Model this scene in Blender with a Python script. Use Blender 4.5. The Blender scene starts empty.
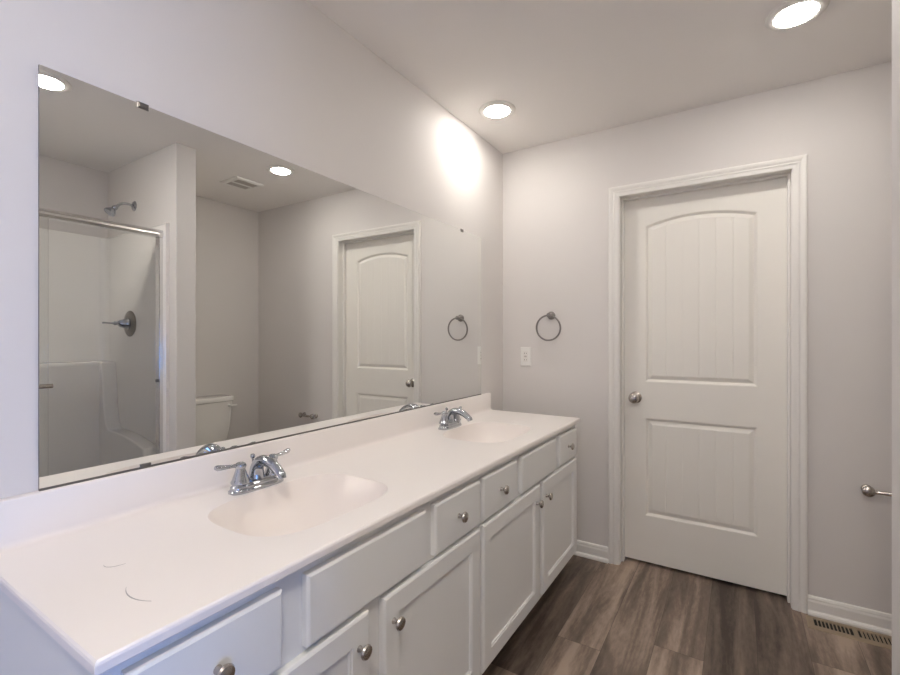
import bpy, bmesh, math
from mathutils import Vector, Matrix

scene = bpy.context.scene
col = scene.collection
PI = math.pi
D = 2.652        # mirror-side corner to door wall
H = 2.445        # ceiling height
XR = 2.54        # right wall
YN = -1.35       # near wall (behind the camera)

# ------------------------------------------------------------------ camera, light, exposure
cam_d = bpy.data.cameras.new('camera')
cam = bpy.data.objects.new('camera', cam_d)
col.objects.link(cam)
cam.location = (1.2774, 0.0, 1.2611)
cam.rotation_euler = (PI / 2, 0, math.radians(32.3166))
cam_d.sensor_width = 36.0
cam_d.lens = 455.59 / 900 * 36
cam_d.shift_y = 0.77 / 900
cam_d.clip_start = 0.02
scene.camera = cam

scene.view_settings.view_transform = 'Standard'
scene.view_settings.look = 'None'
scene.view_settings.gamma = 1.0
scene.view_settings.exposure = 1.16
LAMP = 56.0
FILL_DRUM = 16.0
SKY = 9.5
world = bpy.data.worlds.new('World')
scene.world = world
world.use_nodes = True
bg = world.node_tree.nodes['Background']
bg.inputs['Color'].default_value = (0.13, 0.36, 1.0, 1)
bg.inputs['Strength'].default_value = SKY
# sky portal in the window opening
WIN = (-0.62, -0.06, 0.35, 1.25)     # y0, y1, z0, z1 of the added window in the right wall
pl = bpy.data.lights.new('window_portal', 'AREA')
pl.shape = 'RECTANGLE'
pl.size = WIN[3] - WIN[2]
pl.size_y = WIN[1] - WIN[0]
pl.cycles.is_portal = True
po = bpy.data.objects.new('window_portal', pl)
col.objects.link(po)
po.location = (XR + 0.13, (WIN[0] + WIN[1]) / 2, (WIN[2] + WIN[3]) / 2)
po.rotation_euler = (0, PI / 2, 0)
scene.cycles.use_denoising = True
scene.cycles.max_bounces = 14
scene.cycles.diffuse_bounces = 8
scene.cycles.transparent_max_bounces = 12
scene.cycles.sample_clamp_indirect = 8.0
scene.cycles.blur_glossy = 0.5

# ------------------------------------------------------------------ materials
def mat(name, color, rough=0.5, metal=0.0, bump=0.0, bscale=200.0, spec=0.5, vary=0.0, coat=0.0):
    m = bpy.data.materials.new(name)
    m.use_nodes = True
    nt = m.node_tree
    b = nt.nodes['Principled BSDF']
    b.inputs['Base Color'].default_value = (*color, 1)
    b.inputs['Roughness'].default_value = rough
    b.inputs['Metallic'].default_value = metal
    b.inputs['Specular IOR Level'].default_value = spec
    b.inputs['Coat Weight'].default_value = coat
    b.inputs['Coat Roughness'].default_value = 0.08
    tc = nt.nodes.new('ShaderNodeTexCoord')
    if bump > 0:
        n = nt.nodes.new('ShaderNodeTexNoise')
        n.inputs['Scale'].default_value = bscale
        n.inputs['Detail'].default_value = 3
        nt.links.new(tc.outputs['Object'], n.inputs['Vector'])
        bp = nt.nodes.new('ShaderNodeBump')
        bp.inputs['Strength'].default_value = bump
        bp.inputs['Distance'].default_value = 0.002
        nt.links.new(n.outputs['Fac'], bp.inputs['Height'])
        nt.links.new(bp.outputs['Normal'], b.inputs['Normal'])
    if vary > 0:
        n2 = nt.nodes.new('ShaderNodeTexNoise')
        n2.inputs['Scale'].default_value = 2.5
        n2.inputs['Detail'].default_value = 4
        nt.links.new(tc.outputs['Object'], n2.inputs['Vector'])
        mx = nt.nodes.new('ShaderNodeMix')
        mx.data_type = 'RGBA'
        mx.inputs['A'].default_value = (*[c * (1 - vary) for c in color], 1)
        mx.inputs['B'].default_value = (*[min(1, c * (1 + vary)) for c in color], 1)
        nt.links.new(n2.outputs['Fac'], mx.inputs['Factor'])
        nt.links.new(mx.outputs['Result'], b.inputs['Base Color'])
    return m

M_WALL = mat('wall_paint', (0.70, 0.672, 0.65), 0.75, bump=0.12, bscale=350, spec=0.25, vary=0.01)
M_CEIL = mat('ceiling_paint', (0.86, 0.835, 0.81), 0.9, bump=0.2, bscale=180, spec=0.15)
M_TRIM = mat('trim_paint', (0.80, 0.78, 0.745), 0.35, spec=0.4)
M_DOOR = mat('door_paint', (0.83, 0.805, 0.75), 0.4, spec=0.4, bump=0.05, bscale=300)
M_CAB = mat('cabinet_paint', (0.79, 0.79, 0.775), 0.35, spec=0.4)
M_MARBLE = mat('cultured_marble', (0.86, 0.815, 0.785), 0.28, spec=0.4, vary=0.012)
M_BOWL = mat('sink_bowl_marble', (0.825, 0.765, 0.728), 0.34, spec=0.45)
M_CHROME = mat('polished_chrome', (0.50, 0.52, 0.55), 0.06, 1.0)
M_FRAME = mat('bright_aluminium', (0.80, 0.79, 0.78), 0.16, 1.0)
M_NICKEL = mat('brushed_nickel', (0.52, 0.48, 0.44), 0.27, 1.0)
M_RING = mat('satin_nickel_ring', (0.27, 0.25, 0.235), 0.3, 1.0)
M_PLASTIC = mat('white_plastic', (0.83, 0.82, 0.79), 0.35)
M_PORC = mat('white_porcelain', (0.82, 0.80, 0.765), 0.12, coat=0.4)
M_FIBER = mat('shower_fiberglass', (0.88, 0.86, 0.83), 0.16, coat=0.3)
M_DARK = mat('dark_slot', (0.02, 0.018, 0.016), 0.8)
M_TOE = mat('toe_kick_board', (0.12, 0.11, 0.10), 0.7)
M_REG = mat('tan_register_metal', (0.34, 0.265, 0.185), 0.45, 0.2)
M_MARK = mat('grey_smudge', (0.42, 0.40, 0.40), 0.6)
M_EDGE = mat('mirror_edge', (0.11, 0.10, 0.09), 0.35)
M_CLIP = mat('dark_metal_clip', (0.16, 0.15, 0.14), 0.3, 0.8)
M_RUBBER = mat('grey_rubber', (0.10, 0.10, 0.10), 0.6)
M_GREY = mat('grille_grey', (0.50, 0.47, 0.43), 0.7)
M_MIRROR = mat('mirror_silver', (0.88, 0.89, 0.875), 0.0, 1.0)

def glass_mat():
    m = bpy.data.materials.new('clear_glass')
    m.use_nodes = True
    nt = m.node_tree
    nt.nodes.clear()
    out = nt.nodes.new('ShaderNodeOutputMaterial')
    tr = nt.nodes.new('ShaderNodeBsdfTransparent')
    tr.inputs['Color'].default_value = (0.985, 0.987, 0.982, 1)
    gl = nt.nodes.new('ShaderNodeBsdfGlossy')
    gl.inputs['Roughness'].default_value = 0.02
    fr = nt.nodes.new('ShaderNodeFresnel')
    fr.inputs['IOR'].default_value = 1.22
    mx = nt.nodes.new('ShaderNodeMixShader')
    nt.links.new(fr.outputs['Fac'], mx.inputs['Fac'])
    nt.links.new(tr.outputs['BSDF'], mx.inputs[1])
    nt.links.new(gl.outputs['BSDF'], mx.inputs[2])
    nt.links.new(mx.outputs['Shader'], out.inputs['Surface'])
    return m
M_GLASS = glass_mat()

def lamp_mat(name, power, color=(1.0, 0.95, 0.885)):
    m = bpy.data.materials.new(name)
    m.use_nodes = True
    nt = m.node_tree
    nt.nodes.clear()
    out = nt.nodes.new('ShaderNodeOutputMaterial')
    em = nt.nodes.new('ShaderNodeEmission')
    em.inputs['Color'].default_value = (*color, 1)
    em.inputs['Strength'].default_value = power
    nt.links.new(em.outputs['Emission'], out.inputs['Surface'])
    return m
M_LAMP = lamp_mat('led_lens', LAMP)
M_FILL_DRUM = lamp_mat('fill_drum_diffuser', FILL_DRUM, (1.0, 0.925, 0.835))

def floor_mat():
    m = bpy.data.materials.new('vinyl_plank_floor')
    m.use_nodes = True
    nt = m.node_tree
    N = nt.nodes.new
    L = nt.links.new
    b = nt.nodes['Principled BSDF']
    tc = N('ShaderNodeTexCoord')
    sep = N('ShaderNodeSeparateXYZ')
    L(tc.outputs['Object'], sep.inputs[0])
    def math_(op, a, c=None):
        n = N('ShaderNodeMath')
        n.operation = op
        for i, v in enumerate((a, c)):
            if v is None:
                continue
            if isinstance(v, (int, float)):
                n.inputs[i].default_value = v
            else:
                L(v, n.inputs[i])
        return n.outputs[0]
    W, LEN = 0.178, 1.22
    xs = math_('DIVIDE', math_('ADD', sep.outputs['X'], 10.05), W)
    row = math_('FLOOR', xs)
    wn = N('ShaderNodeTexWhiteNoise')
    wn.noise_dimensions = '1D'
    L(row, wn.inputs['W'])
    ys = math_('DIVIDE', math_('ADD', math_('ADD', sep.outputs['Y'], 20.0), math_('MULTIPLY', wn.outputs['Value'], LEN)), LEN)
    colm = math_('FLOOR', ys)
    cmb = N('ShaderNodeCombineXYZ')
    L(row, cmb.inputs[0]); L(colm, cmb.inputs[1])
    wn2 = N('ShaderNodeTexWhiteNoise')
    wn2.noise_dimensions = '2D'
    L(cmb.outputs[0], wn2.inputs['Vector'])
    rnd = wn2.outputs['Value']
    # grain coordinates: shifted per plank, stretched along the plank
    gx = math_('ADD', math_('MULTIPLY', sep.outputs['X'], 1.0), math_('MULTIPLY', rnd, 37.0))
    gy = math_('ADD', math_('MULTIPLY', sep.outputs['Y'], 0.09), math_('MULTIPLY', rnd, 11.0))
    g = N('ShaderNodeCombineXYZ')
    L(gx, g.inputs[0]); L(gy, g.inputs[1]); L(rnd, g.inputs[2])
    broad = N('ShaderNodeTexNoise')
    broad.inputs['Scale'].default_value = 13
    broad.inputs['Detail'].default_value = 3
    broad.inputs['Roughness'].default_value = 0.55
    broad.inputs['Distortion'].default_value = 0.6
    L(g.outputs[0], broad.inputs['Vector'])
    gy2 = math_('ADD', math_('MULTIPLY', sep.outputs['Y'], 0.22), math_('MULTIPLY', rnd, 5.0))
    g2 = N('ShaderNodeCombineXYZ')
    L(gx, g2.inputs[0]); L(gy2, g2.inputs[1])
    fine = N('ShaderNodeTexNoise')
    fine.inputs['Scale'].default_value = 75
    fine.inputs['Detail'].default_value = 6
    fine.inputs['Roughness'].default_value = 0.7
    L(g2.outputs[0], fine.inputs['Vector'])
    v = math_('ADD', math_('MULTIPLY', broad.outputs['Fac'], 0.60), math_('MULTIPLY', fine.outputs['Fac'], 0.21))
    v = math_('ADD', v, math_('MULTIPLY', rnd, 0.19))
    ramp = N('ShaderNodeValToRGB')
    cr = ramp.color_ramp
    cr.elements[0].position = 0.345
    cr.elements[0].color = (0.060, 0.043, 0.034, 1)
    cr.elements[1].position = 0.63
    cr.elements[1].color = (0.42, 0.325, 0.257, 1)
    e = cr.elements.new(0.50)
    e.color = (0.195, 0.147, 0.116, 1)
    L(v, ramp.inputs[0])
    # seams
    fx = math_('FRACT', xs); fy = math_('FRACT', ys)
    sx = math_('LESS_THAN', math_('MINIMUM', fx, math_('SUBTRACT', 1.0, fx)), 0.0055)
    sy = math_('LESS_THAN', math_('MINIMUM', fy, math_('SUBTRACT', 1.0, fy)), 0.0009)
    seam = math_('MAXIMUM', sx, sy)
    mx = N('ShaderNodeMix')
    mx.data_type = 'RGBA'
    L(math_('MULTIPLY', seam, 0.6), mx.inputs['Factor'])
    L(ramp.outputs['Color'], mx.inputs['A'])
    mx.inputs['B'].default_value = (0.045, 0.035, 0.028, 1)
    L(mx.outputs['Result'], b.inputs['Base Color'])
    b.inputs['Roughness'].default_value = 0.42
    b.inputs['Specular IOR Level'].default_value = 0.35
    bp = N('ShaderNodeBump')
    bp.inputs['Strength'].default_value = 0.15
    bp.inputs['Distance'].default_value = 0.002
    L(fine.outputs['Fac'], bp.inputs['Height'])
    L(bp.outputs['Normal'], b.inputs['Normal'])
    return m
M_FLOOR = floor_mat()

# ------------------------------------------------------------------ mesh helpers
def obj(name, bm, m, parent=None, smooth=False, bevel=0.0, segs=2, angle=40):
    bmesh.ops.recalc_face_normals(bm, faces=bm.faces[:])
    me = bpy.data.meshes.new(name)
    bm.to_mesh(me)
    bm.free()
    o = bpy.data.objects.new(name, me)
    col.objects.link(o)
    for mm in (m if isinstance(m, (list, tuple)) else [m]):
        me.materials.append(mm)
    if smooth:
        me.polygons.foreach_set('use_smooth', [True] * len(me.polygons))
        me.set_sharp_from_angle(angle=math.radians(angle))
    if bevel > 0:
        md = o.modifiers.new('bevel', 'BEVEL')
        md.width = bevel
        md.segments = segs
        md.limit_method = 'ANGLE'
        md.angle_limit = math.radians(35)
        md.harden_normals = False
    if parent:
        o.parent = parent
        o.matrix_parent_inverse = parent.matrix_basis.inverted()
    return o

def empty(name, loc=(0, 0, 0)):
    o = bpy.data.objects.new(name, None)
    o.empty_display_size = 0.1
    col.objects.link(o)
    o.location = loc
    return o

def tag(o, label, cat, group=None, kind=None):
    o['label'] = label
    o['category'] = cat
    if group:
        o['group'] = group
    if kind:
        o['kind'] = kind
    return o

def box(bm, x0, x1, y0, y1, z0, z1, mi=0):
    vs = [bm.verts.new(p) for p in ((x0, y0, z0), (x1, y0, z0), (x1, y1, z0), (x0, y1, z0),
                                    (x0, y0, z1), (x1, y0, z1), (x1, y1, z1), (x0, y1, z1))]
    for f in ((0, 3, 2, 1), (4, 5, 6, 7), (0, 1, 5, 4), (1, 2, 6, 5), (2, 3, 7, 6), (3, 0, 4, 7)):
        fc = bm.faces.new([vs[i] for i in f])
        fc.material_index = mi
    return bm

def boxes(*bs):
    bm = bmesh.new()
    for b in bs:
        box(bm, *b)
    return bm

def frame_from(axis):
    w = Vector(axis).normalized()
    u = Vector((0, 0, 1)) if abs(w.z) < 0.9 else Vector((1, 0, 0))
    u = (u - w * u.dot(w)).normalized()
    return u, w.cross(u), w

def loft(bm, loops, cap0=True, cap1=True, closed=True):
    rows = [[bm.verts.new(p) for p in lp] for lp in loops]
    n = len(rows[0])
    for a, b in zip(rows, rows[1:]):
        for i in range(n if closed else n - 1):
            j = (i + 1) % n
            bm.faces.new((a[i], a[j], b[j], b[i]))
    if cap0:
        bm.faces.new(rows[0][::-1])
    if cap1:
        bm.faces.new(rows[-1])
    return rows

def lathe(bm, prof, origin=(0, 0, 0), axis=(0, 0, 1), segs=32, cap0=True, cap1=True):
    u, v, w = frame_from(axis)
    o = Vector(origin)
    loops = []
    for r, h in prof:
        loops.append([o + w * h + (u * math.cos(2 * PI * i / segs) + v * math.sin(2 * PI * i / segs)) * max(r, 1e-5) for i in range(segs)])
    loft(bm, loops, cap0, cap1)
    return bm

def tube(bm, pts, radii, segs=12, flat=None):
    pts = [Vector(p) for p in pts]
    if isinstance(radii, (int, float)):
        radii = [radii] * len(pts)
    t0 = (pts[1] - pts[0]).normalized()
    u, v, w = frame_from(t0)
    loops = []
    for i, p in enumerate(pts):
        a = pts[max(i - 1, 0)]
        b = pts[min(i + 1, len(pts) - 1)]
        t = (b - a).normalized()
        u = (u - t * u.dot(t)).normalized()
        v = t.cross(u)
        k = 1.0 if flat is None else flat[i]
        loops.append([p + (u * math.cos(2 * PI * j / segs) * k + v * math.sin(2 * PI * j / segs)) * radii[i] for j in range(segs)])
    loft(bm, loops)
    return bm

def bez(p0, p1, p2, p3, n=12):
    out = []
    for i in range(n + 1):
        t = i / n
        out.append(tuple((1 - t) ** 3 * a + 3 * (1 - t) ** 2 * t * b + 3 * (1 - t) * t * t * c + t ** 3 * d for a, b, c, d in zip(p0, p1, p2, p3)))
    return out

def torus(bm, c, R, r, axis, n=48, m=12):
    u, v, w = frame_from(axis)
    c = Vector(c)
    rows = []
    for i in range(n):
        a = 2 * PI * i / n
        d = u * math.cos(a) + v * math.sin(a)
        rows.append([bm.verts.new(c + d * (R + r * math.cos(2 * PI * j / m)) + w * r * math.sin(2 * PI * j / m)) for j in range(m)])
    for i in range(n):
        for j in range(m):
            a, b = rows[i], rows[(i + 1) % n]
            bm.faces.new((a[j], a[(j + 1) % m], b[(j + 1) % m], b[j]))
    return bm

def superell(cx, cy, ax, ay, z, n=64, e=4.0):
    out = []
    for i in range(n):
        t = 2 * PI * i / n
        c, s = math.cos(t), math.sin(t)
        out.append(Vector((cx + ax * math.copysign(abs(c) ** (2 / e), c), cy + ay * math.copysign(abs(s) ** (2 / e), s), z)))
    return out

def panel_stack(bm, y0, y1, z0, z1, xb, xf, steps):
    """A board facing +x from xb to xf; steps = (inset from edge, offset from xf) loops, last one filled."""
    loops = [[(xb, y0, z0), (xb, y1, z0), (xb, y1, z1), (xb, y0, z1)]]
    for i, d in steps:
        loops.append([(xf + d, y0 + i, z0 + i), (xf + d, y1 - i, z0 + i), (xf + d, y1 - i, z1 - i), (xf + d, y0 + i, z1 - i)])
    loft(bm, loops)
    return bm

# ------------------------------------------------------------------ the room
T = 0.114
DX0, DX1, DZ = 0.718, 1.489, 2.052     # door opening between the jambs' faces
JB = 0.019
bm = boxes((-T, XR + T, YN - T, D + 0.30, -0.08, 0.0))
tag(obj('floor', bm, M_FLOOR), 'brown grey wood plank vinyl floor in front of the vanity', 'floor', kind='structure')
bm = boxes((-T, XR + T, YN - T, D + 0.30, H, H + 0.08))
tag(obj('ceiling', bm, M_CEIL), 'plain flat ceiling with recessed lights', 'ceiling', kind='structure')
bm = boxes((-T, 0.0, YN - T, D + T, 0.0, H))
tag(obj('wall_left', bm, M_WALL), 'pale grey wall behind the wide mirror', 'wall', kind='structure')
bm = boxes((0.0, DX0 - JB, D, D + T, 0.0, H), (DX1 + JB, XR, D, D + T, 0.0, H), (DX0 - JB, DX1 + JB, D, D + T, DZ + JB, H))
tag(obj('wall_far', bm, M_WALL), 'pale grey wall around the white door', 'wall', kind='structure')
bm = boxes((DX0 - JB, DX1 + JB, D + T + 0.004, D + T + 0.09, 0.0, DZ + JB))  # blocking panel added behind the slab to keep sky light from leaking in
tag(obj('door_light_block', bm, M_WALL), 'unseen panel added behind the closed white door to block outside light', 'wall', kind='structure')
bm = boxes((XR, XR + T, WIN[1], D + T, 0.0, H), (XR, XR + T, YN - T, WIN[0], 0.0, H),
           (XR, XR + T, WIN[0], WIN[1], 0.0, WIN[2]), (XR, XR + T, WIN[0], WIN[1], WIN[3], H))
tag(obj('wall_right', bm, M_WALL), 'pale grey wall behind the toilet', 'wall', kind='structure')
bm = boxes((0.0, XR, YN - T, YN, 0.0, H))
tag(obj('wall_near', bm, M_WALL), 'pale grey wall facing the white door', 'wall', kind='structure')
PX, P1, P2 = 1.602, 1.44, 1.56
bm = boxes((PX, XR, P1, P2, 0.0, H))
tag(obj('wall_partition', bm, M_WALL, bevel=0.006, segs=3), 'partition wall between the shower and the toilet alcove', 'wall', kind='structure')
S1, S0 = 0.20, 0.08
bm = boxes((PX, XR, S0, S1, 0.0, H))
tag(obj('wall_shower', bm, M_WALL, bevel=0.012, segs=3), 'near end wall of the shower alcove', 'wall', kind='structure')

# unseen window added beside the shower to supply the blue daylight tint
w = empty('added_window_1', (XR, (WIN[0] + WIN[1]) / 2, WIN[2]))
tag(w, 'unseen white framed window added in the right wall for the blue daylight tint', 'window', kind='structure')
fw = 0.05
bm = boxes((XR + 0.03, XR + 0.09, WIN[0], WIN[0] + fw, WIN[2], WIN[3]), (XR + 0.03, XR + 0.09, WIN[1] - fw, WIN[1], WIN[2], WIN[3]),
           (XR + 0.03, XR + 0.09, WIN[0] + fw, WIN[1] - fw, WIN[2], WIN[2] + fw), (XR + 0.03, XR + 0.09, WIN[0] + fw, WIN[1] - fw, WIN[3] - fw, WIN[3]))
obj('window_frame', bm, M_TRIM, w)
obj('pane', boxes((XR + 0.056, XR + 0.062, WIN[0] + fw, WIN[1] - fw, WIN[2] + fw, WIN[3] - fw)), M_GLASS, w)
obj('window_sill', boxes((XR - 0.03, XR + 0.03, WIN[0], WIN[1], WIN[2], WIN[2] + 0.02)), M_TRIM, w, bevel=0.003)

# baseboards with shoe moulding : profile swept in a straight line
def baseboard(name, p0, p1, nrm, label):
    p0, p1, nrm = Vector(p0), Vector(p1), Vector(nrm)
    prof = [(0.0, 0.0), (0.024, 0.0), (0.024, 0.008), (0.021, 0.015), (0.014, 0.020), (0.013, 0.021), (0.013, 0.058),
            (0.011, 0.064), (0.010, 0.066), (0.010, 0.072), (0.007, 0.080), (0.003, 0.083), (0.0, 0.083)]
    bm = bmesh.new()
    loft(bm, [[p + nrm * a + Vector((0, 0, b)) for a, b in prof] for p in (p0, p1)])
    tag(obj(name, bm, M_TRIM), label, 'baseboard', kind='structure')
CO0, CO1 = 0.661, 1.546      # casing outer edges
baseboard('baseboard_far', (0.0, D, 0), (CO0, D, 0), (0, -1, 0), 'white baseboard between the vanity and the door casing')
baseboard('baseboard_alcove', (CO1, D, 0), (XR, D, 0), (0, -1, 0), 'white baseboard behind the floor register')
baseboard('baseboard_right', (XR, P2, 0), (XR, D - 0.024, 0), (-1, 0, 0), 'white baseboard behind the toilet')
baseboard('baseboard_partition', (PX + 0.0, P2, 0), (XR - 0.024, P2, 0), (0, 1, 0), 'white baseboard on the toilet side of the partition')
baseboard('baseboard_left', (0, YN, 0), (0, 0.25, 0), (1, 0, 0), 'white baseboard left of the vanity')

# door casing (mitred profile) + jamb
def casing():
    # section: (offset outward from the opening edge, projection from the wall)
    sec = [(0.0, 0.0), (0.0, 0.009), (0.004, 0.011), (0.018, 0.012), (0.024, 0.015), (0.030, 0.013), (0.040, 0.017), (0.048, 0.018), (0.054, 0.016), (0.056, 0.012), (0.056, 0.0)]
    x0, x1, zt = CO0 + 0.056, CO1 - 0.056, 2.105 - 0.056
    loops = []
    for a, p in sec:
        y = D - p
        loops.append([Vector((x0 - a, y, 0)), Vector((x0 - a, y, zt + a)), Vector((x1 + a, y, zt + a)), Vector((x1 + a, y, 0))])
    bm = bmesh.new()
    rows = [[bm.verts.new(p) for p in lp] for lp in loops]
    for a, b in zip(rows, rows[1:] + rows[:1]):
        for i in range(3):
            bm.faces.new((a[i], a[i + 1], b[i + 1], b[i]))
    bm.faces.new([r[0] for r in rows])
    bm.faces.new([r[3] for r in rows][::-1])
    return bm
tr = obj('trim_1', casing(), M_TRIM)
tag(tr, 'white moulded casing around the white door', 'door casing', kind='structure')
SF = D + 0.079               # front face of the slab
bm = boxes((DX0 - JB + 0.001, DX0 - 0.001 + 0.003, D + 0.0, D + T, 0, DZ), (DX1 - 0.002, DX1 + JB - 0.001, D + 0.0, D + T, 0, DZ), (DX0 - JB + 0.001, DX1 + JB - 0.001, D + 0.0, D + T, DZ - 0.002, DZ + JB - 0.001))
obj('jamb', bm, M_TRIM, tr)
st = 0.011
bm = boxes((DX0 + 0.002, DX0 + 0.002 + st, SF - 0.035, SF - 0.001, 0, DZ - 0.002), (DX1 - 0.002 - st, DX1 - 0.002, SF - 0.035, SF - 0.001, 0, DZ - 0.002), (DX0 + 0.002 + st, DX1 - 0.002 - st, SF - 0.035, SF - 0.001, DZ - 0.002 - st, DZ - 0.002))
obj('door_stop', bm, M_TRIM, tr, bevel=0.003)

# door slab : raised arch plank panels
def door_mesh():
    bm = bmesh.new()
    x0, x1, z0, z1 = DX0 + 0.005, DX1 - 0.005, 0.016, DZ - 0.006
    yf, yb = SF, SF + 0.035
    grooves = [0.944, 1.025, 1.103, 1.180, 1.255]
    pxa, pxb = 0.838, 1.360
    INS = [(0.0, 0.0), (0.004, 0.001), (0.011, 0.009), (0.014, 0.0125), (0.017, 0.013), (0.036, 0.0035), (0.039, 0.003)]
    ia, ib = pxa + INS[-1][0], pxb - INS[-1][0]
    xi = set([ia, ib])
    for k in range(29):
        xi.add(ia + (ib - ia) * k / 28)
    xi = [v for v in xi if all(abs(v - g) > 0.007 for g in grooves)]
    for g in grooves:
        xi += [g - 0.003, g, g + 0.003]
    xi = sorted(xi)
    def is_g(v):
        return any(abs(v - g) < 1e-6 for g in grooves)
    edges = []
    def panel(za, zc, rise):
        def top(x):
            t = (x - (pxa + pxb) / 2) / ((pxb - pxa) / 2)
            return zc + rise * (1 - t * t)
        rows = []
        for li, (ins, dep) in enumerate(INS):
            lp = []
            xs = [pxa + ins + (v - ia) / (ib - ia) * (pxb - pxa - 2 * ins) for v in xi]
            last = li == len(INS) - 1
            for x, v in zip(xs, xi):
                dd = dep + (0.0014 if last and is_g(v) else 0)
                lp.append((x, yf + dd, za + ins))
            for x, v in zip(xs[::-1], xi[::-1]):
                dd = dep + (0.0014 if last and is_g(v) else 0)
                lp.append((x, yf + dd, top(x) - ins))
            rows.append([bm.verts.new(p) for p in lp])
        n = len(rows[0])
        for a, b in zip(rows, rows[1:]):
            for i in range(n):
                j = (i + 1) % n
                bm.faces.new((a[i], a[j], b[j], b[i]))
        r = rows[-1]
        m = len(xi)
        for i in range(m - 1):
            bm.faces.new((r[i], r[i + 1], r[n - 2 - i], r[n - 1 - i]))
        for i in range(n):
            e = bm.edges.get((rows[0][i], rows[0][(i + 1) % n]))
            edges.append(e)
    panel(0.272, 0.818, 0.0)
    panel(1.018, 1.888, 0.043)
    fo = [bm.verts.new(p) for p in ((x0, yf, z0), (x1, yf, z0), (x1, yf, z1), (x0, yf, z1))]
    bo = [bm.verts.new(p) for p in ((x0, yb, z0), (x1, yb, z0), (x1, yb, z1), (x0, yb, z1))]
    for i in range(4):
        j = (i + 1) % 4
        edges.append(bm.edges.new((fo[i], fo[j])))
    bmesh.ops.triangle_fill(bm, use_beauty=True, edges=edges, normal=(0, -1, 0))
    for i in range(4):
        j = (i + 1) % 4
        bm.faces.new((fo[j], fo[i], bo[i], bo[j]))
    bm.faces.new(bo)
    return bm
dr = obj('door_1', door_mesh(), M_DOOR)
tag(dr, 'white two panel arch top plank door, closed', 'door', kind='structure')
bm = bmesh.new()
lathe(bm, [(0.033, 0.0), (0.033, 0.004), (0.028, 0.009), (0.014, 0.012), (0.0125, 0.030), (0.018, 0.036), (0.0265, 0.044), (0.0285, 0.052), (0.026, 0.060), (0.018, 0.066), (0.006, 0.069)], (0.788, SF, 0.928), (0, -1, 0), 40)
obj('door_knob', bm, M_NICKEL, dr, smooth=True)
bm = boxes((DX1 - 0.0045, DX1 - 0.001, SF + 0.036, SF + 0.040, 0.25, 0.34))
bm.free()

# ------------------------------------------------------------------ vanity cabinets
XF, XD = 0.533, 0.552      # face frame front, door front
ZT = 0.812                 # cabinet top
KN = [(0.0075, 0.0), (0.0075, 0.002), (0.0055, 0.006), (0.0055, 0.012), (0.009, 0.016), (0.0155, 0.020), (0.0165, 0.023), (0.0145, 0.027), (0.008, 0.0295), (0.001, 0.030)]
def knob(parent, y, z):
    bm = bmesh.new()
    lathe(bm, KN, (XD - 0.0005, y, z), (1, 0, 0), 24)
    return obj('knob', bm, M_NICKEL, parent, smooth=True)

EASE = [(0.0, -0.006), (0.0015, -0.003), (0.006, 0.0)]
SHAKER = EASE + [(0.056, 0.0), (0.0575, -0.003), (0.061, -0.0035), (0.0632, -0.009)]
def cabinet(name, y0, y1, label, fronts, bays):
    t = empty(name, (0.0, (y0 + y1) / 2, 0.0))
    tag(t, label, 'cabinet', 'vanity base cabinets')
    s = 0.016
    bm = boxes((0.002, XF - 0.019, y0, y0 + s, 0.105, ZT), (0.002, XF - 0.019, y1 - s, y1, 0.105, ZT),
               (0.002, XF - 0.075, y0, y0 + s, 0.0, 0.105), (0.002, XF - 0.075, y1 - s, y1, 0.0, 0.105),
               (0.002, XF - 0.019, y0 + s, y1 - s, 0.105, 0.12), (0.002, 0.008, y0 + s, y1 - s, 0.12, ZT))
    obj('carcass', bm, M_CAB, t)
    # face frame : stiles, rails
    bs = [(XF - 0.019, XF, y0, y1, 0.782, ZT), (XF - 0.019, XF, y0, y1, 0.105, 0.140)]
    for a, b, z0, z1 in bays:
        bs.append((XF - 0.019, XF, a, b, z0, z1))
    obj('face_frame', boxes(*bs), M_CAB, t)
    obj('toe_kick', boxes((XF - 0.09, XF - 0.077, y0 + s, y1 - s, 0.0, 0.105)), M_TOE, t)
    for kind, a, b, z0, z1, ky, kz in fronts:
        bm = bmesh.new()
        panel_stack(bm, a, b, z0, z1, XF + 0.0005, XD, SHAKER if kind == 'door' else EASE)
        f = obj(kind, bm, M_CAB, t)
        if ky is not None:
            knob(f, ky, kz)
    return t
V0, VM, V1 = 0.272, 1.3495, 2.437
DZ0, DZ1, RZ0, RZ1 = 0.128, 0.627, 0.641, 0.787
cabinet('vanity_cabinet', V0, VM, 'white double door vanity base cabinet under the near sink, closest to the camera',
        [('drawer', 0.298, 0.559, RZ0, RZ1, 0.430, 0.715), ('false_front', 0.617, 1.028, RZ0, RZ1, None, None), ('drawer', 1.072, 1.338, RZ0, RZ1, 1.197, 0.716),
         ('door', 0.298, 0.798, DZ0, DZ1, 0.762, 0.558), ('door', 0.850, 1.338, DZ0, DZ1, 0.884, 0.558)],
        [(V0, 0.312, 0.14, 0.782), (0.545, 0.631, 0.655, 0.782), (1.014, 1.086, 0.655, 0.782), (1.324, VM, 0.14, 0.782), (0.784, 0.864, 0.14, 0.585), (0.312, 1.324, 0.585, 0.655)])
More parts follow.
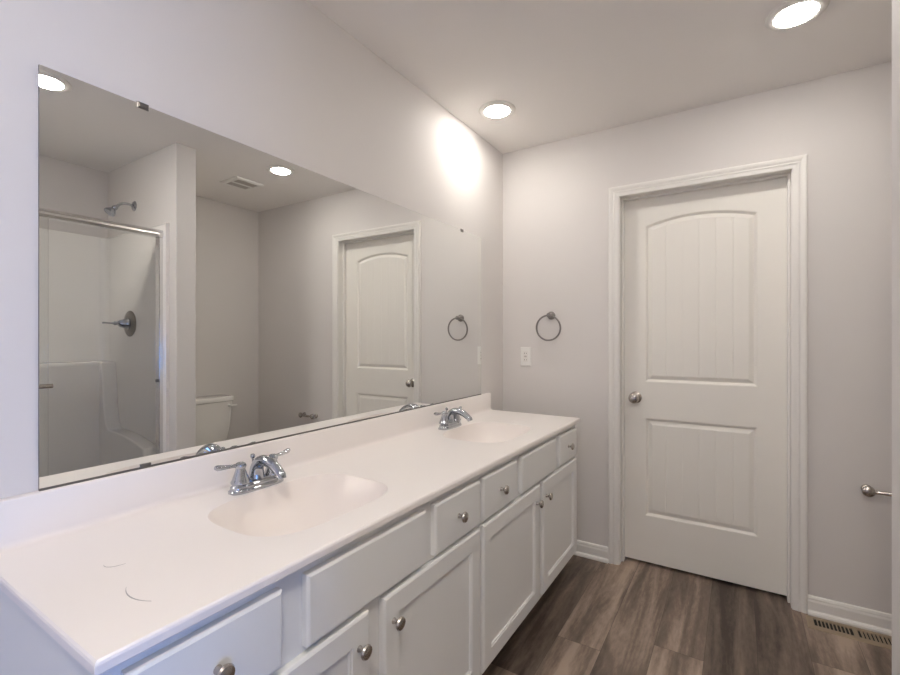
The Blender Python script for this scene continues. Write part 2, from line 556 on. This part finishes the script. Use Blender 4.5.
cabinet('vanity_cabinet', VM, V1, 'white double door vanity base cabinet under the far sink, toward the white door',
        [('drawer', 1.361, 1.633, RZ0, RZ1, 1.492, 0.716), ('false_front', 1.687, 2.092, RZ0, RZ1, None, None), ('drawer', 2.138, 2.412, RZ0, RZ1, 2.265, 0.716),
         ('door', 1.361, 1.878, DZ0, DZ1, 1.838, 0.558), ('door', 1.921, 2.412, DZ0, DZ1, 1.950, 0.558)],
        [(VM, 1.375, 0.14, 0.782), (1.619, 1.701, 0.655, 0.782), (2.078, 2.152, 0.655, 0.782), (2.398, V1, 0.14, 0.782), (1.864, 1.935, 0.14, 0.585), (1.375, 2.398, 0.585, 0.655)])

# ------------------------------------------------------------------ countertop
CX, CY0, CY1, CZ = 0.559, 0.2575, 2.4496, 0.832
SINKS = [(0.303, 0.820), (0.303, 1.868)]
BA, BB, BE = 0.163, 0.222, 3.3
ct = empty('countertop', (CX / 2, (CY0 + CY1) / 2, ZT))
tag(ct, 'long white cultured marble double sink countertop on the vanity cabinets', 'countertop')
def slab():
    bm = bmesh.new()
    def rect(i, z):
        return [Vector((0.001, CY0 + i, z)), Vector((CX - i, CY0 + i, z)), Vector((CX - i, CY1 - i, z)), Vector((0.001, CY1 - i, z))]
    rows = loft(bm, [rect(0.002, ZT), rect(0.0, ZT + 0.002), rect(0.0, CZ - 0.006), rect(0.0012, CZ - 0.0025), rect(0.004, CZ)], False, False)
    for ring, z, grow in ((rows[-1], CZ, 0.0), (rows[0], ZT, 0.004)):
        edges = [bm.edges.get((ring[i], ring[(i + 1) % 4])) for i in range(4)]
        for cx, cy in SINKS:
            vs = [bm.verts.new(p) for p in superell(cx, cy, BA + grow, BB + grow, z, 72, BE)]
            for i in range(72):
                edges.append(bm.edges.new((vs[i], vs[(i + 1) % 72])))
        bmesh.ops.triangle_fill(bm, use_beauty=True, edges=edges, normal=(0, 0, 1 if z == CZ else -1))
    return bm
obj('slab', slab(), M_MARBLE, ct)
bm = bmesh.new()
sec = [(0.001, CZ - 0.001), (0.034, CZ - 0.001), (0.034, CZ + 0.0002), (0.028, CZ + 0.001), (0.0235, CZ + 0.0035), (0.021, CZ + 0.008), (0.020, CZ + 0.014), (0.020, 0.927), (0.0185, 0.9305), (0.015, 0.932), (0.001, 0.932)]
loft(bm, [[(a, yy, b) for a, b in sec] for yy in (CY0 + 0.002, CY1 - 0.002)])
obj('backsplash', bm, M_MARBLE, ct, smooth=True, angle=40)
for cx, cy in SINKS:
    bm = bmesh.new()
    loops = []
    prof = [(1.0, 0.0), (0.992, -0.0015), (0.98, -0.005), (0.96, -0.011), (0.93, -0.020), (0.88, -0.034), (0.80, -0.053), (0.70, -0.073), (0.58, -0.092), (0.44, -0.109), (0.30, -0.121), (0.20, -0.127), (0.135, -0.129)]
    for s, dz in prof:
        e = BE if s > 0.9 else 2.0 + (BE - 2.0) * (s - 0.13) / 0.77
        loops.append(superell(cx - (1 - s) * 0.012, cy, max(BA * s, 0.022), max(BB * s, 0.022) if s > 0.2 else 0.022, CZ + dz, 72, max(e, 2.0)))
    loft(bm, loops, False, False)
    sk = obj('sink_basin', bm, M_BOWL, ct, smooth=True, angle=80)
    bm = bmesh.new()
    lathe(bm, [(0.0225, 0.0), (0.0225, 0.003), (0.019, 0.004), (0.016, 0.001), (0.015, 0.004), (0.004, 0.006)], (cx - 0.0105, cy, CZ - 0.130), (0, 0, 1), 28)
    obj('drain', bm, M_CHROME, sk, smooth=True)

# faint marks left on the near end of the counter
mk = empty('counter_smudge', (0.43, 0.36, CZ))
tag(mk, 'faint grey curved smudges on the near end of the white countertop', 'smudge')
import random
def arc_mark(pts, wd):
    bm = bmesh.new()
    a = []; b = []
    for i, p in enumerate(pts):
        p = Vector(p)
        q = Vector(pts[min(i + 1, len(pts) - 1)]) - Vector(pts[max(i - 1, 0)])
        n = Vector((-q.y, q.x, 0)).normalized()
        ww = wd * math.sin(PI * (i + 0.6) / (len(pts) + 0.2))
        a.append(p + n * ww); b.append(p - n * ww)
    top = [v + Vector((0, 0, 0.0004)) for v in a] + [v + Vector((0, 0, 0.0004)) for v in b[::-1]]
    bot = [v for v in a] + [v for v in b[::-1]]
    loft(bm, [bot, top])
    return bm
arc = bez((0.385, 0.366, CZ), (0.408, 0.352, CZ), (0.440, 0.350, CZ), (0.468, 0.368, CZ), 12)
obj('smudge', arc_mark(arc, 0.0009), M_MARK, mk)
arc = bez((0.262, 0.378, CZ), (0.280, 0.372, CZ), (0.290, 0.386, CZ), (0.291, 0.403, CZ), 10)
obj('smudge', arc_mark(arc, 0.0005), M_MARK, mk)

# ------------------------------------------------------------------ faucets
def faucet(cy, label):
    cx = 0.102
    t = empty('faucet', (cx, cy, CZ))
    tag(t, label, 'faucet', 'chrome sink faucets')
    bm = bmesh.new()
    lv = [(0.0, 0.0), (0.0, 0.006), (-0.003, 0.009), (-0.0045, 0.012), (-0.0045, 0.017), (-0.008, 0.020), (-0.010, 0.025), (-0.014, 0.028)]
    loft(bm, [superell(cx, cy, 0.029 + a, 0.083 + a, CZ + 0.0002 + z, 48, 3.2) for a, z in lv])
    obj('base_plate', bm, M_CHROME, t, smooth=True, angle=30)
    for s in (-1, 1):
        hy = cy + s * 0.052
        bm = bmesh.new()
        lathe(bm, [(0.0255, 0.026), (0.0255, 0.030), (0.023, 0.034), (0.021, 0.040), (0.0165, 0.052), (0.0135, 0.062), (0.0125, 0.066), (0.0145, 0.069), (0.0155, 0.073), (0.014, 0.079), (0.008, 0.083), (0.001, 0.084)], (cx, hy, CZ), (0, 0, 1), 32)
        h = obj('handle', bm, M_CHROME, t, smooth=True)
        bm = bmesh.new()
        pts = bez((cx, hy, CZ + 0.075), (cx - 0.003, hy + s * 0.02, CZ + 0.076), (cx - 0.008, hy + s * 0.045, CZ + 0.075), (cx - 0.010, hy + s * 0.068, CZ + 0.081), 10)
        rd = [0.0075, 0.0065, 0.0055, 0.005, 0.005, 0.0055, 0.006, 0.0068, 0.0076, 0.0078, 0.005]
        tube(bm, pts, rd, 12)
        obj('lever', bm, M_CHROME, h, smooth=True)
    bm = bmesh.new()
    pts = [(cx - 0.004, cy, CZ + 0.024), (cx - 0.003, cy, CZ + 0.040)] + bez((cx - 0.001, cy, CZ + 0.056), (cx + 0.012, cy, CZ + 0.088), (cx + 0.060, cy, CZ + 0.092), (cx + 0.108, cy, CZ + 0.050), 14) + [(cx + 0.112, cy, CZ + 0.041)]
    n = len(pts)
    rd = [0.024, 0.0205, 0.0185] + [0.018 - 0.0055 * k / (n - 4) for k in range(n - 4)] + [0.0115]
    tube(bm, pts, rd, 20)
    obj('spout', bm, M_CHROME, t, smooth=True)
    bm = bmesh.new()
    lathe(bm, [(0.0028, 0.024), (0.0028, 0.078), (0.006, 0.081), (0.0075, 0.086), (0.006, 0.091), (0.001, 0.093)], (cx - 0.0205, cy, CZ), (0, 0, 1), 16)
    obj('lift_rod', bm, M_CHROME, t, smooth=True)
faucet(0.815, 'chrome two handle faucet behind the near sink')
faucet(1.860, 'chrome two handle faucet behind the far sink')

# ------------------------------------------------------------------ mirror
MY0, MY1, MZ0, MZ1 = 0.356, 2.350, 0.9355, 1.851
mi = obj('wall_mirror', boxes((0.0005, 0.0062, MY0, MY1, MZ0, MZ1)), [M_EDGE, M_MIRROR])
for p in mi.data.polygons:
    if p.normal.x > 0.9:
        p.material_index = 1
tag(mi, 'wide frameless wall mirror above the vanity backsplash', 'mirror')
for y in (0.558, 2.132):
    bm = bmesh.new()
    panel_stack(bm, y - 0.013, y + 0.013, MZ1 - 0.011, MZ1 + 0.004, 0.0008, 0.010, [(0.0, -0.002), (0.003, 0.0)])
    obj('clip', bm, M_CLIP, mi)
bm = bmesh.new()
panel_stack(bm, 0.552, 0.576, MZ0 - 0.0025, MZ0 + 0.008, 0.0066, 0.011, [(0.0, -0.002), (0.003, 0.0)])
obj('clip', bm, M_CLIP, mi)

obj('bottom_channel', boxes((0.0005, 0.0085, MY0, MY1, 0.9321, MZ0 - 0.0002), (0.0064, 0.0085, MY0, MY1, MZ0 - 0.0002, MZ0 + 0.0012)), M_EDGE, mi)

# ------------------------------------------------------------------ towel ring
def ring():
    c = Vector((0.325, D, 1.398))
    t = empty('towel_ring', c)
    tag(t, 'round satin nickel towel ring on the wall left of the door', 'towel ring')
    bm = bmesh.new()
    lathe(bm, [(0.0245, 0.0005), (0.0245, 0.005), (0.020, 0.010), (0.012, 0.014), (0.0095, 0.022), (0.0095, 0.040), (0.013, 0.044), (0.0135, 0.052), (0.010, 0.058), (0.002, 0.060)], c, (0, -1, 0), 32)
    obj('wall_post', bm, M_RING, t, smooth=True)
    bm = bmesh.new()
    torus(bm, (c.x - 0.003, c.y - 0.048, c.z - 0.075), 0.074, 0.0052, (0, 1, 0.06), 64, 12)
    obj('ring', bm, M_RING, t, smooth=True)
ring()

# ------------------------------------------------------------------ outlet
def outlet():
    x, z = 0.160, 1.148
    t = empty('wall_outlet', (x, D, z))
    tag(t, 'small white wall outlet between the mirror and the towel ring', 'outlet')
    def pan(a, yb, yf, hw, hh, e):
        bm = bmesh.new()
        lp = [[(x - hw, yb, z - hh), (x + hw, yb, z - hh), (x + hw, yb, z + hh), (x - hw, yb, z + hh)]]
        for i, d in e:
            lp.append([(x - hw + i, yf + d, z - hh + i), (x + hw - i, yf + d, z - hh + i), (x + hw - i, yf + d, z + hh - i), (x - hw + i, yf + d, z + hh - i)])
        loft(bm, lp)
        return bm
    obj('cover_plate', pan(0, D - 0.0005, D - 0.006, 0.035, 0.0585, [(0, 0.003), (0.003, 0)]), M_PLASTIC, t)
    r = obj('receptacle', pan(0, D - 0.006, D - 0.0085, 0.0167, 0.0335, [(0, 0.001), (0.0012, 0)]), M_TRIM, t)
    yb = D - 0.0086
    for s in (-1, 1):
        zc = z + s * 0.020
        obj('slot', boxes((x - 0.0075, x - 0.0055, yb - 0.0004, yb + 0.0001, zc - 0.004, zc + 0.004), (x + 0.0055, x + 0.0075, yb - 0.0004, yb + 0.0001, zc - 0.003, zc + 0.003)), M_DARK, r)
    obj('button', boxes((x - 0.008, x + 0.008, yb - 0.001, yb + 0.0001, z - 0.0045, z - 0.0005), (x - 0.008, x + 0.008, yb - 0.001, yb + 0.0001, z + 0.0005, z + 0.0045)), M_GREY, r)
outlet()

# ------------------------------------------------------------------ toilet paper holder
def paper_holder():
    z = 0.605
    t = empty('paper_holder', (1.80, D, z))
    tag(t, 'satin nickel toilet paper holder on the wall right of the door', 'paper holder')
    for x in (1.750, 1.895):
        bm = bmesh.new()
        lathe(bm, [(0.019, 0.0005), (0.019, 0.005), (0.015, 0.010), (0.011, 0.013), (0.012, 0.030), (0.018, 0.036), (0.0225, 0.043), (0.022, 0.050), (0.014, 0.056), (0.002, 0.058)], (x, D, z), (0, -1, 0), 28)
        obj('wall_post', bm, M_NICKEL, t, smooth=True)
    bm = bmesh.new()
    tube(bm, [(1.765, D - 0.044, z), (1.80, D - 0.044, z), (1.802, D - 0.044, z), (1.883, D - 0.044, z)], [0.0075, 0.0075, 0.009, 0.009], 16)
    obj('bar', bm, M_NICKEL, t, smooth=True)
paper_holder()

# ------------------------------------------------------------------ floor register
def register():
    x0, x1, y0, y1 = 1.535, 1.868, 2.512, 2.622
    t = empty('floor_register', ((x0 + x1) / 2, (y0 + y1) / 2, 0.0))
    tag(t, 'tan metal floor register by the baseboard right of the door', 'floor vent')
    bx0, bx1, by0, by1 = x0 + 0.026, x1 - 0.026, y0 + 0.026, y1 - 0.026
    bm = bmesh.new()
    loops = []
    def rc(i, z):
        return [(x0 + i, y0 + i, z), (x1 - i, y0 + i, z), (x1 - i, y1 - i, z), (x0 + i, y1 - i, z)]
    inner = [(bx0, by0), (bx1, by0), (bx1, by1), (bx0, by1)]
    loft(bm, [rc(0, 0.0004), rc(0.002, 0.003), rc(0.012, 0.0055), [(a, b, 0.006) for a, b in inner], [(a, b, 0.0008) for a, b in inner]], False, False)
    xm = (bx0 + bx1) / 2
    box(bm, xm - 0.008, xm + 0.008, by0, by1, 0.001, 0.006)
    obj('register_frame', bm, M_REG, t)
    obj('duct', boxes((bx0, bx1, by0, by1, 0.0004, 0.0010)), M_DARK, t)
    bm = bmesh.new()
    n = 10
    for side in (0, 1):
        a, b = (bx0, xm - 0.008) if side == 0 else (xm + 0.008, bx1)
        st = (b - a) / n
        for k in range(1, n):
            xc = a + k * st
            ww = 0.0019 if side == 0 else 0.0036
            box(bm, xc - ww, xc + ww, by0, by1, 0.001, 0.0055)
    obj('louver', bm, M_REG, t)
register()

# ------------------------------------------------------------------ ceiling lights
def downlight(x, y, label):
    t = empty('ceiling_light', (x, y, H))
    tag(t, label, 'light', 'recessed ceiling lights')
    bm = bmesh.new()
    lathe(bm, [(0.094, -0.0003), (0.094, -0.003), (0.090, -0.007), (0.078, -0.0105), (0.066, -0.0095), (0.0625, -0.006), (0.0625, -0.0003)], (x, y, H), (0, 0, 1), 64, False, False)
    obj('trim_ring', bm, M_TRIM, t, smooth=True)
    bm = bmesh.new()
    lathe(bm, [(0.0622, -0.0006), (0.0622, -0.0095), (0.058, -0.0130), (0.045, -0.0165), (0.022, -0.0188), (0.001, -0.0195)], (x, y, H), (0, 0, 1), 48)
    obj('lens', bm, M_LAMP, t, smooth=True)
downlight(0.221, 2.127, 'round white ceiling light close to the corner above the far sink')
downlight(1.455, 2.072, 'round white ceiling light in front of the white door')
downlight(1.42, 0.775, 'round white ceiling light by the shower, at the upper left corner of the mirror')

def fill_drum_light(x, y, label):  # unseen fill lamp, added to lift the overall brightness
    t = empty('added_fill_light', (x, y, H))
    tag(t, label, 'light')
    bm = bmesh.new()
    lathe(bm, [(0.12, -0.0005), (0.12, -0.018), (0.10, -0.022)], (x, y, H), (0, 0, 1), 40)
    obj('canopy', bm, M_NICKEL, t, smooth=True)
    bm = bmesh.new()
    lathe(bm, [(0.17, -0.022), (0.19, -0.028), (0.19, -0.085), (0.18, -0.10), (0.10, -0.112), (0.001, -0.115)], (x, y, H), (0, 0, 1), 40)
    obj('diffuser', bm, M_FILL_DRUM, t, smooth=True)
fill_drum_light(1.25, -0.32, 'unseen drum ceiling light added near the camera for soft fill')

# ------------------------------------------------------------------ exhaust fan grille
def fan():
    x, y, h = 1.935, 2.09, 0.112
    t = empty('exhaust_fan', (x, y, H))
    tag(t, 'square white exhaust fan grille on the ceiling above the toilet', 'exhaust fan')
    bm = bmesh.new()
    def rc(a, z):
        return [(x - a, y - a, H + z), (x + a, y - a, H + z), (x + a, y + a, H + z), (x - a, y + a, H + z)]
    loft(bm, [rc(h, -0.0005), rc(h, -0.006), rc(h - 0.010, -0.014), rc(h - 0.028, -0.014), rc(h - 0.032, -0.008), rc(h - 0.032, -0.0005)], False, False)
    box(bm, x - 0.012, x + 0.012, y - h + 0.032, y + h - 0.032, H - 0.013, H - 0.0005)
    obj('grille_frame', bm, M_PLASTIC, t)
    bm = bmesh.new()
    n = 12
    for s in (0, 1):
        a, b = (x - h + 0.032, x - 0.012) if s == 0 else (x + 0.012, x + h - 0.032)
        st = (b - a) / n
        for k in range(n):
            xc = a + (k + 0.5) * st
            box(bm, xc - 0.0017, xc + 0.0017, y - h + 0.032, y + h - 0.032, H - 0.011, H - 0.001)
    obj('louver', bm, M_GREY, t)
fan()

# ------------------------------------------------------------------ shower
def shower():
    t = empty('shower_surround', (2.1, 0.82, 0.0))
    tag(t, 'white one piece fiberglass shower surround with moulded ledges', 'shower')
    xf, xb, ya, yb, zt = 1.68, 2.50, S1 + 0.012, P1 - 0.020, 1.965
    r = 0.05
    # wall panels : U shaped wall with rounded inside corners, thick to the studs
    def U(off):
        pts = [(xf, yb - off)]
        cxr, cyr = xb - off - r, yb - off - r
        for k in range(9):
            a = PI / 2 * (1 - k / 8)
            pts.append((cxr + r * math.cos(a), cyr + r * math.sin(a)))
        cyr2 = ya + off + r
        for k in range(9):
            a = -PI / 2 * (k / 8)
            pts.append((cxr + r * math.cos(a), cyr2 + r * math.sin(a)))
        pts.append((xf, ya + off))
        return pts
    ui = U(0.0)
    uo = [(xf, P1 - 0.001)] + [(XR - 0.001, P1 - 0.001)] * 9 + [(XR - 0.001, S1 + 0.001)] * 9 + [(xf, S1 + 0.001)]
    # spread the outer points so that no two coincide
    uo2 = [uo[0]]
    for k in range(9):
        uo2.append((XR - 0.001, P1 - 0.001 - 0.002 * k) if k else (XR - 0.003, P1 - 0.001))
    for k in range(9):
        uo2.append((XR - 0.001, S1 + 0.019 - 0.002 * k) if k < 8 else (XR - 0.003, S1 + 0.001))
    uo2.append(uo[-1])
    bm = bmesh.new()
    lo_i = [bm.verts.new((a, b, 0.04)) for a, b in ui]
    hi_i = [bm.verts.new((a, b, zt - 0.008)) for a, b in ui]
    hi_i2 = [bm.verts.new((a + (p - a) * 0.12, b + (q - b) * 0.3, zt)) for (a, b), (p, q) in zip(ui, uo2)]
    hi_o = [bm.verts.new((a, b, zt)) for a, b in uo2]
    lo_o = [bm.verts.new((a, b, 0.04)) for a, b in uo2]
    n = len(ui)
    for A, B in ((lo_i, hi_i), (hi_i, hi_i2), (hi_i2, hi_o), (hi_o, lo_o), (lo_o, lo_i)):
        for i in range(n - 1):
            bm.faces.new((A[i], A[i + 1], B[i + 1], B[i]))
    for e in (0, n - 1):
        bm.faces.new([lo_i[e], hi_i[e], hi_i2[e], hi_o[e], lo_o[e]])
    obj('wall_panel', bm, M_FIBER, t, smooth=True, angle=35)
    # back ledge
    bm = boxes((2.385, xb + 0.002, ya - 0.002, yb + 0.002, 0.08, 1.105))
    obj('back_ledge', bm, M_FIBER, t, bevel=0.025, segs=5, smooth=True)
    # side ledge, swept down in a curve from the back ledge
    prof = [(2.40, 0.08), (2.40, 1.10)] + [(2.352 - 0.0 * k, 1.10 - 0.01 * k) for k in range(2)]
    prof += [p for p in bez((2.345, 1.04), (2.315, 0.85), (2.32, 0.660), (2.24, 0.655), 12)]
    prof += [p for p in bez((2.20, 0.653), (2.05, 0.650), (1.92, 0.630), (1.77, 0.590), 8)] + [(1.77, 0.08)]
    for yy0, yy1 in ((yb + 0.002, yb - 0.085),):
        bm = bmesh.new()
        loft(bm, [[(a, yy0, b) for a, b in prof], [(a, yy1, b) for a, b in prof]])
        obj('side_ledge', bm, M_FIBER, t, bevel=0.02, segs=4, smooth=True)
    # pan with curb
    bm = boxes((xf, XR - 0.042, ya, yb, 0.0, 0.05), (xf, xf + 0.11, ya, yb, 0.05, 0.13))
    obj('shower_pan', bm, M_FIBER, t, bevel=0.012, segs=3)
    bm = bmesh.new()
    lathe(bm, [(0.05, 0.0), (0.05, 0.003), (0.04, 0.005), (0.001, 0.004)], (2.1, 0.82, 0.0502), (0, 0, 1), 28)
    obj('drain', bm, M_CHROME, t, smooth=True)

    # sliding door
    RX = 1.735
    d = empty('shower_door', (RX, 0.82, 0.13))
    tag(d, 'chrome framed sliding glass shower door', 'shower door')
    yA, yB = ya + 0.001, yb - 0.001
    z0, z1 = 0.131, 1.922
    bm = bmesh.new()
    sec = [(-0.026, -0.044), (-0.030, -0.030), (-0.030, -0.018), (-0.024, -0.014), (-0.028, -0.008), (-0.022, 0.0), (0.022, 0.0), (0.028, -0.008), (0.030, -0.030), (0.026, -0.044)]
    loft(bm, [[(RX + a, yy, z1 + b) for a, b in sec] for yy in (yA, yB)])
    obj('header_rail', bm, M_FRAME, d, bevel=0.002)
    bm = bmesh.new()
    sec = [(-0.028, 0.0), (-0.028, 0.012), (-0.022, 0.022), (0.022, 0.022), (0.028, 0.012), (0.028, 0.0)]
    loft(bm, [[(RX + a, yy, z0 + b) for a, b in sec] for yy in (yA, yB)])
    obj('bottom_track', bm, M_FRAME, d)
    for yy0, yy1, s in ((yA, yA + 0.022, 1), (yB - 0.022, yB, -1)):
        bm = boxes((RX - 0.024, RX + 0.024, yy0, yy1, z0 + 0.022, z1 - 0.044))
        j = obj('side_jamb', bm, M_FRAME, d, bevel=0.003)
        yc = yy1 if s > 0 else yy0
        obj('bumper', boxes((RX - 0.028, RX - 0.010, min(yc, yc + s * 0.016), max(yc, yc + s * 0.016), 0.995, 1.012)), M_RUBBER, j)
    g = obj('glass_panel', boxes((RX - 0.016, RX - 0.010, yA + 0.026, 0.872, z0 + 0.024, z1 - 0.046)), M_GLASS, d)
    bm = bmesh.new()
    tube(bm, [(RX - 0.06, 0.32, 1.020), (RX - 0.06, 0.876, 1.020)], 0.011, 16)
    for yy in (0.35, 0.845):
        tube(bm, [(RX - 0.06, yy, 1.020), (RX - 0.016, yy, 1.020)], 0.008, 12)
    obj('towel_bar', bm, M_NICKEL, g, smooth=True)
    obj('glass_panel', boxes((RX + 0.010, RX + 0.016, 0.80, yB - 0.024, z0 + 0.024, z1 - 0.046)), M_GLASS, d)

    # shower head
    fx, fz = 2.13, 2.140
    hd = empty('overhead_shower', (fx, P1, fz))
    tag(hd, 'chrome shower head on a bent arm above the surround', 'shower head')
    bm = bmesh.new()
    lathe(bm, [(0.033, 0.0005), (0.033, 0.003), (0.026, 0.010), (0.012, 0.014)], (fx, P1, fz), (0, -1, 0), 32)
    obj('flange', bm, M_CHROME, hd, smooth=True)
    bm = bmesh.new()
    arm = bez((fx, P1 - 0.008, fz), (fx, P1 - 0.05, fz + 0.012), (fx, P1 - 0.08, fz + 0.006), (fx, P1 - 0.112, fz - 0.036), 14)
    tube(bm, arm, 0.0088, 14)
    obj('arm', bm, M_CHROME, hd, smooth=True)
    bm = bmesh.new()
    lathe(bm, [(0.012, -0.012), (0.016, -0.004), (0.016, 0.008), (0.012, 0.014), (0.018, 0.020), (0.031, 0.040), (0.034, 0.048), (0.033, 0.054), (0.027, 0.056), (0.001, 0.056)], arm[-1], (0, -0.62, -0.78), 32)
    obj('spray_head', bm, M_CHROME, hd, smooth=True)

    # valve
    vx, vz = 2.145, 1.358
    yw = yb
    v = empty('shower_valve', (vx, yw, vz))
    tag(v, 'chrome shower valve with a round plate and lever', 'shower valve')
    bm = bmesh.new()
    lathe(bm, [(0.086, 0.0005), (0.086, 0.003), (0.080, 0.007), (0.060, 0.010), (0.040, 0.011)], (vx, yw, vz), (0, -1, 0), 48)
    obj('escutcheon', bm, M_RING, v, smooth=True)
    bm = bmesh.new()
    lathe(bm, [(0.036, 0.010), (0.036, 0.016), (0.030, 0.022), (0.028, 0.040), (0.024, 0.056), (0.018, 0.066), (0.012, 0.072), (0.012, 0.080), (0.015, 0.085), (0.011, 0.094), (0.001, 0.096)], (vx, yw, vz), (0, -1, 0), 32)
    hub = obj('hub', bm, M_CHROME, v, smooth=True)
    bm = bmesh.new()
    tube(bm, [(vx, yw - 0.084, vz), (vx + 0.02, yw - 0.10, vz + 0.001), (vx + 0.045, yw - 0.115, vz + 0.003), (vx + 0.075, yw - 0.125, vz + 0.004)], [0.008, 0.006, 0.005, 0.0065], 12)
    obj('lever', bm, M_CHROME, hub, smooth=True)
shower()

# ------------------------------------------------------------------ toilet
def toilet():
    cy = 2.068
    t = empty('toilet', (2.2, cy, 0.0))
    tag(t, 'white two piece toilet in the alcove behind the partition', 'toilet')
    def rr(x0, x1, y0, y1, z, r, n=6):
        pts = []
        for (cx, cyy, a0) in ((x1 - r, y1 - r, 0), (x0 + r, y1 - r, PI / 2), (x0 + r, y0 + r, PI), (x1 - r, y0 + r, 1.5 * PI)):
            for k in range(n + 1):
                a = a0 + PI / 2 * k / n
                pts.append((cx + r * math.cos(a), cyy + r * math.sin(a), z))
        return pts
    xb = XR - 0.014
    bm = bmesh.new()
    loops = []
    for z, dx, dy in ((0.395, 0.035, 0.045), (0.42, 0.022, 0.028), (0.55, 0.010, 0.012), (0.735, 0.0, 0.0)):
        loops.append(rr(xb - 0.19 + dx, xb, cy - 0.212 + dy, cy + 0.212 - dy, z, 0.035))
    loft(bm, loops)
    obj('tank', bm, M_PORC, t, smooth=True, angle=50)
    bm = bmesh.new()
    loops = []
    for z, o in ((0.736, 0.004), (0.740, 0.010), (0.765, 0.012), (0.772, 0.008), (0.776, -0.004)):
        loops.append(rr(xb - 0.19 - o, xb, cy - 0.212 - o, cy + 0.212 + o, z, 0.035))
    loft(bm, loops)
    obj('tank_lid', bm, M_PORC, t, smooth=True, angle=35)
    bm = bmesh.new()
    xl = xb - 0.19 - 0.001
    lathe(bm, [(0.012, 0.0), (0.012, 0.006), (0.007, 0.010), (0.007, 0.016)], (xl + 0.003, cy + 0.165, 0.700), (-1, 0, 0), 20)
    tube(bm, [(xl - 0.015, cy + 0.160, 0.700), (xl - 0.017, cy + 0.185, 0.699), (xl - 0.012, cy + 0.225, 0.697)], [0.007, 0.007, 0.0085], 12)
    obj('flush_lever', bm, M_PLASTIC, t, smooth=True)
    # bowl and foot : egg shaped loops
    def egg(xc, lf, lb, w, z, n=40):
        pts = []
        for k in range(n):
            a = 2 * PI * k / n
            c, s = math.cos(a), math.sin(a)
            pts.append((xc + (lb if c > 0 else lf) * c, cy + w * s, z))
        return pts
    bm = bmesh.new()
    loft(bm, [egg(2.16, 0.20, 0.18, 0.105, 0.001), egg(2.16, 0.20, 0.18, 0.105, 0.03), egg(2.15, 0.17, 0.17, 0.095, 0.08), egg(2.13, 0.17, 0.17, 0.10, 0.17),
              egg(2.10, 0.22, 0.18, 0.135, 0.26), egg(2.07, 0.265, 0.20, 0.170, 0.34), egg(2.06, 0.275, 0.21, 0.180, 0.375), egg(2.06, 0.275, 0.21, 0.180, 0.388),
              egg(2.06, 0.235, 0.15, 0.140, 0.388), egg(2.06, 0.21, 0.13, 0.12, 0.33), egg(2.08, 0.10, 0.08, 0.06, 0.22)])
    box(bm, 2.24, xb - 0.01, cy - 0.10, cy + 0.10, 0.30, 0.394)
    obj('bowl', bm, M_PORC, t, smooth=True, angle=50)
    bm = bmesh.new()
    loft(bm, [egg(2.06, 0.277, 0.20, 0.182, 0.390), egg(2.06, 0.280, 0.20, 0.185, 0.396), egg(2.06, 0.277, 0.20, 0.182, 0.408)])
    obj('seat', bm, M_PLASTIC, t, smooth=True, angle=50)
    bm = bmesh.new()
    loft(bm, [egg(2.06, 0.277, 0.20, 0.182, 0.409), egg(2.06, 0.280, 0.20, 0.185, 0.414), egg(2.06, 0.270, 0.195, 0.176, 0.424), egg(2.06, 0.20, 0.15, 0.12, 0.428)])
    obj('seat_lid', bm, M_PLASTIC, t, smooth=True, angle=50)
toilet()
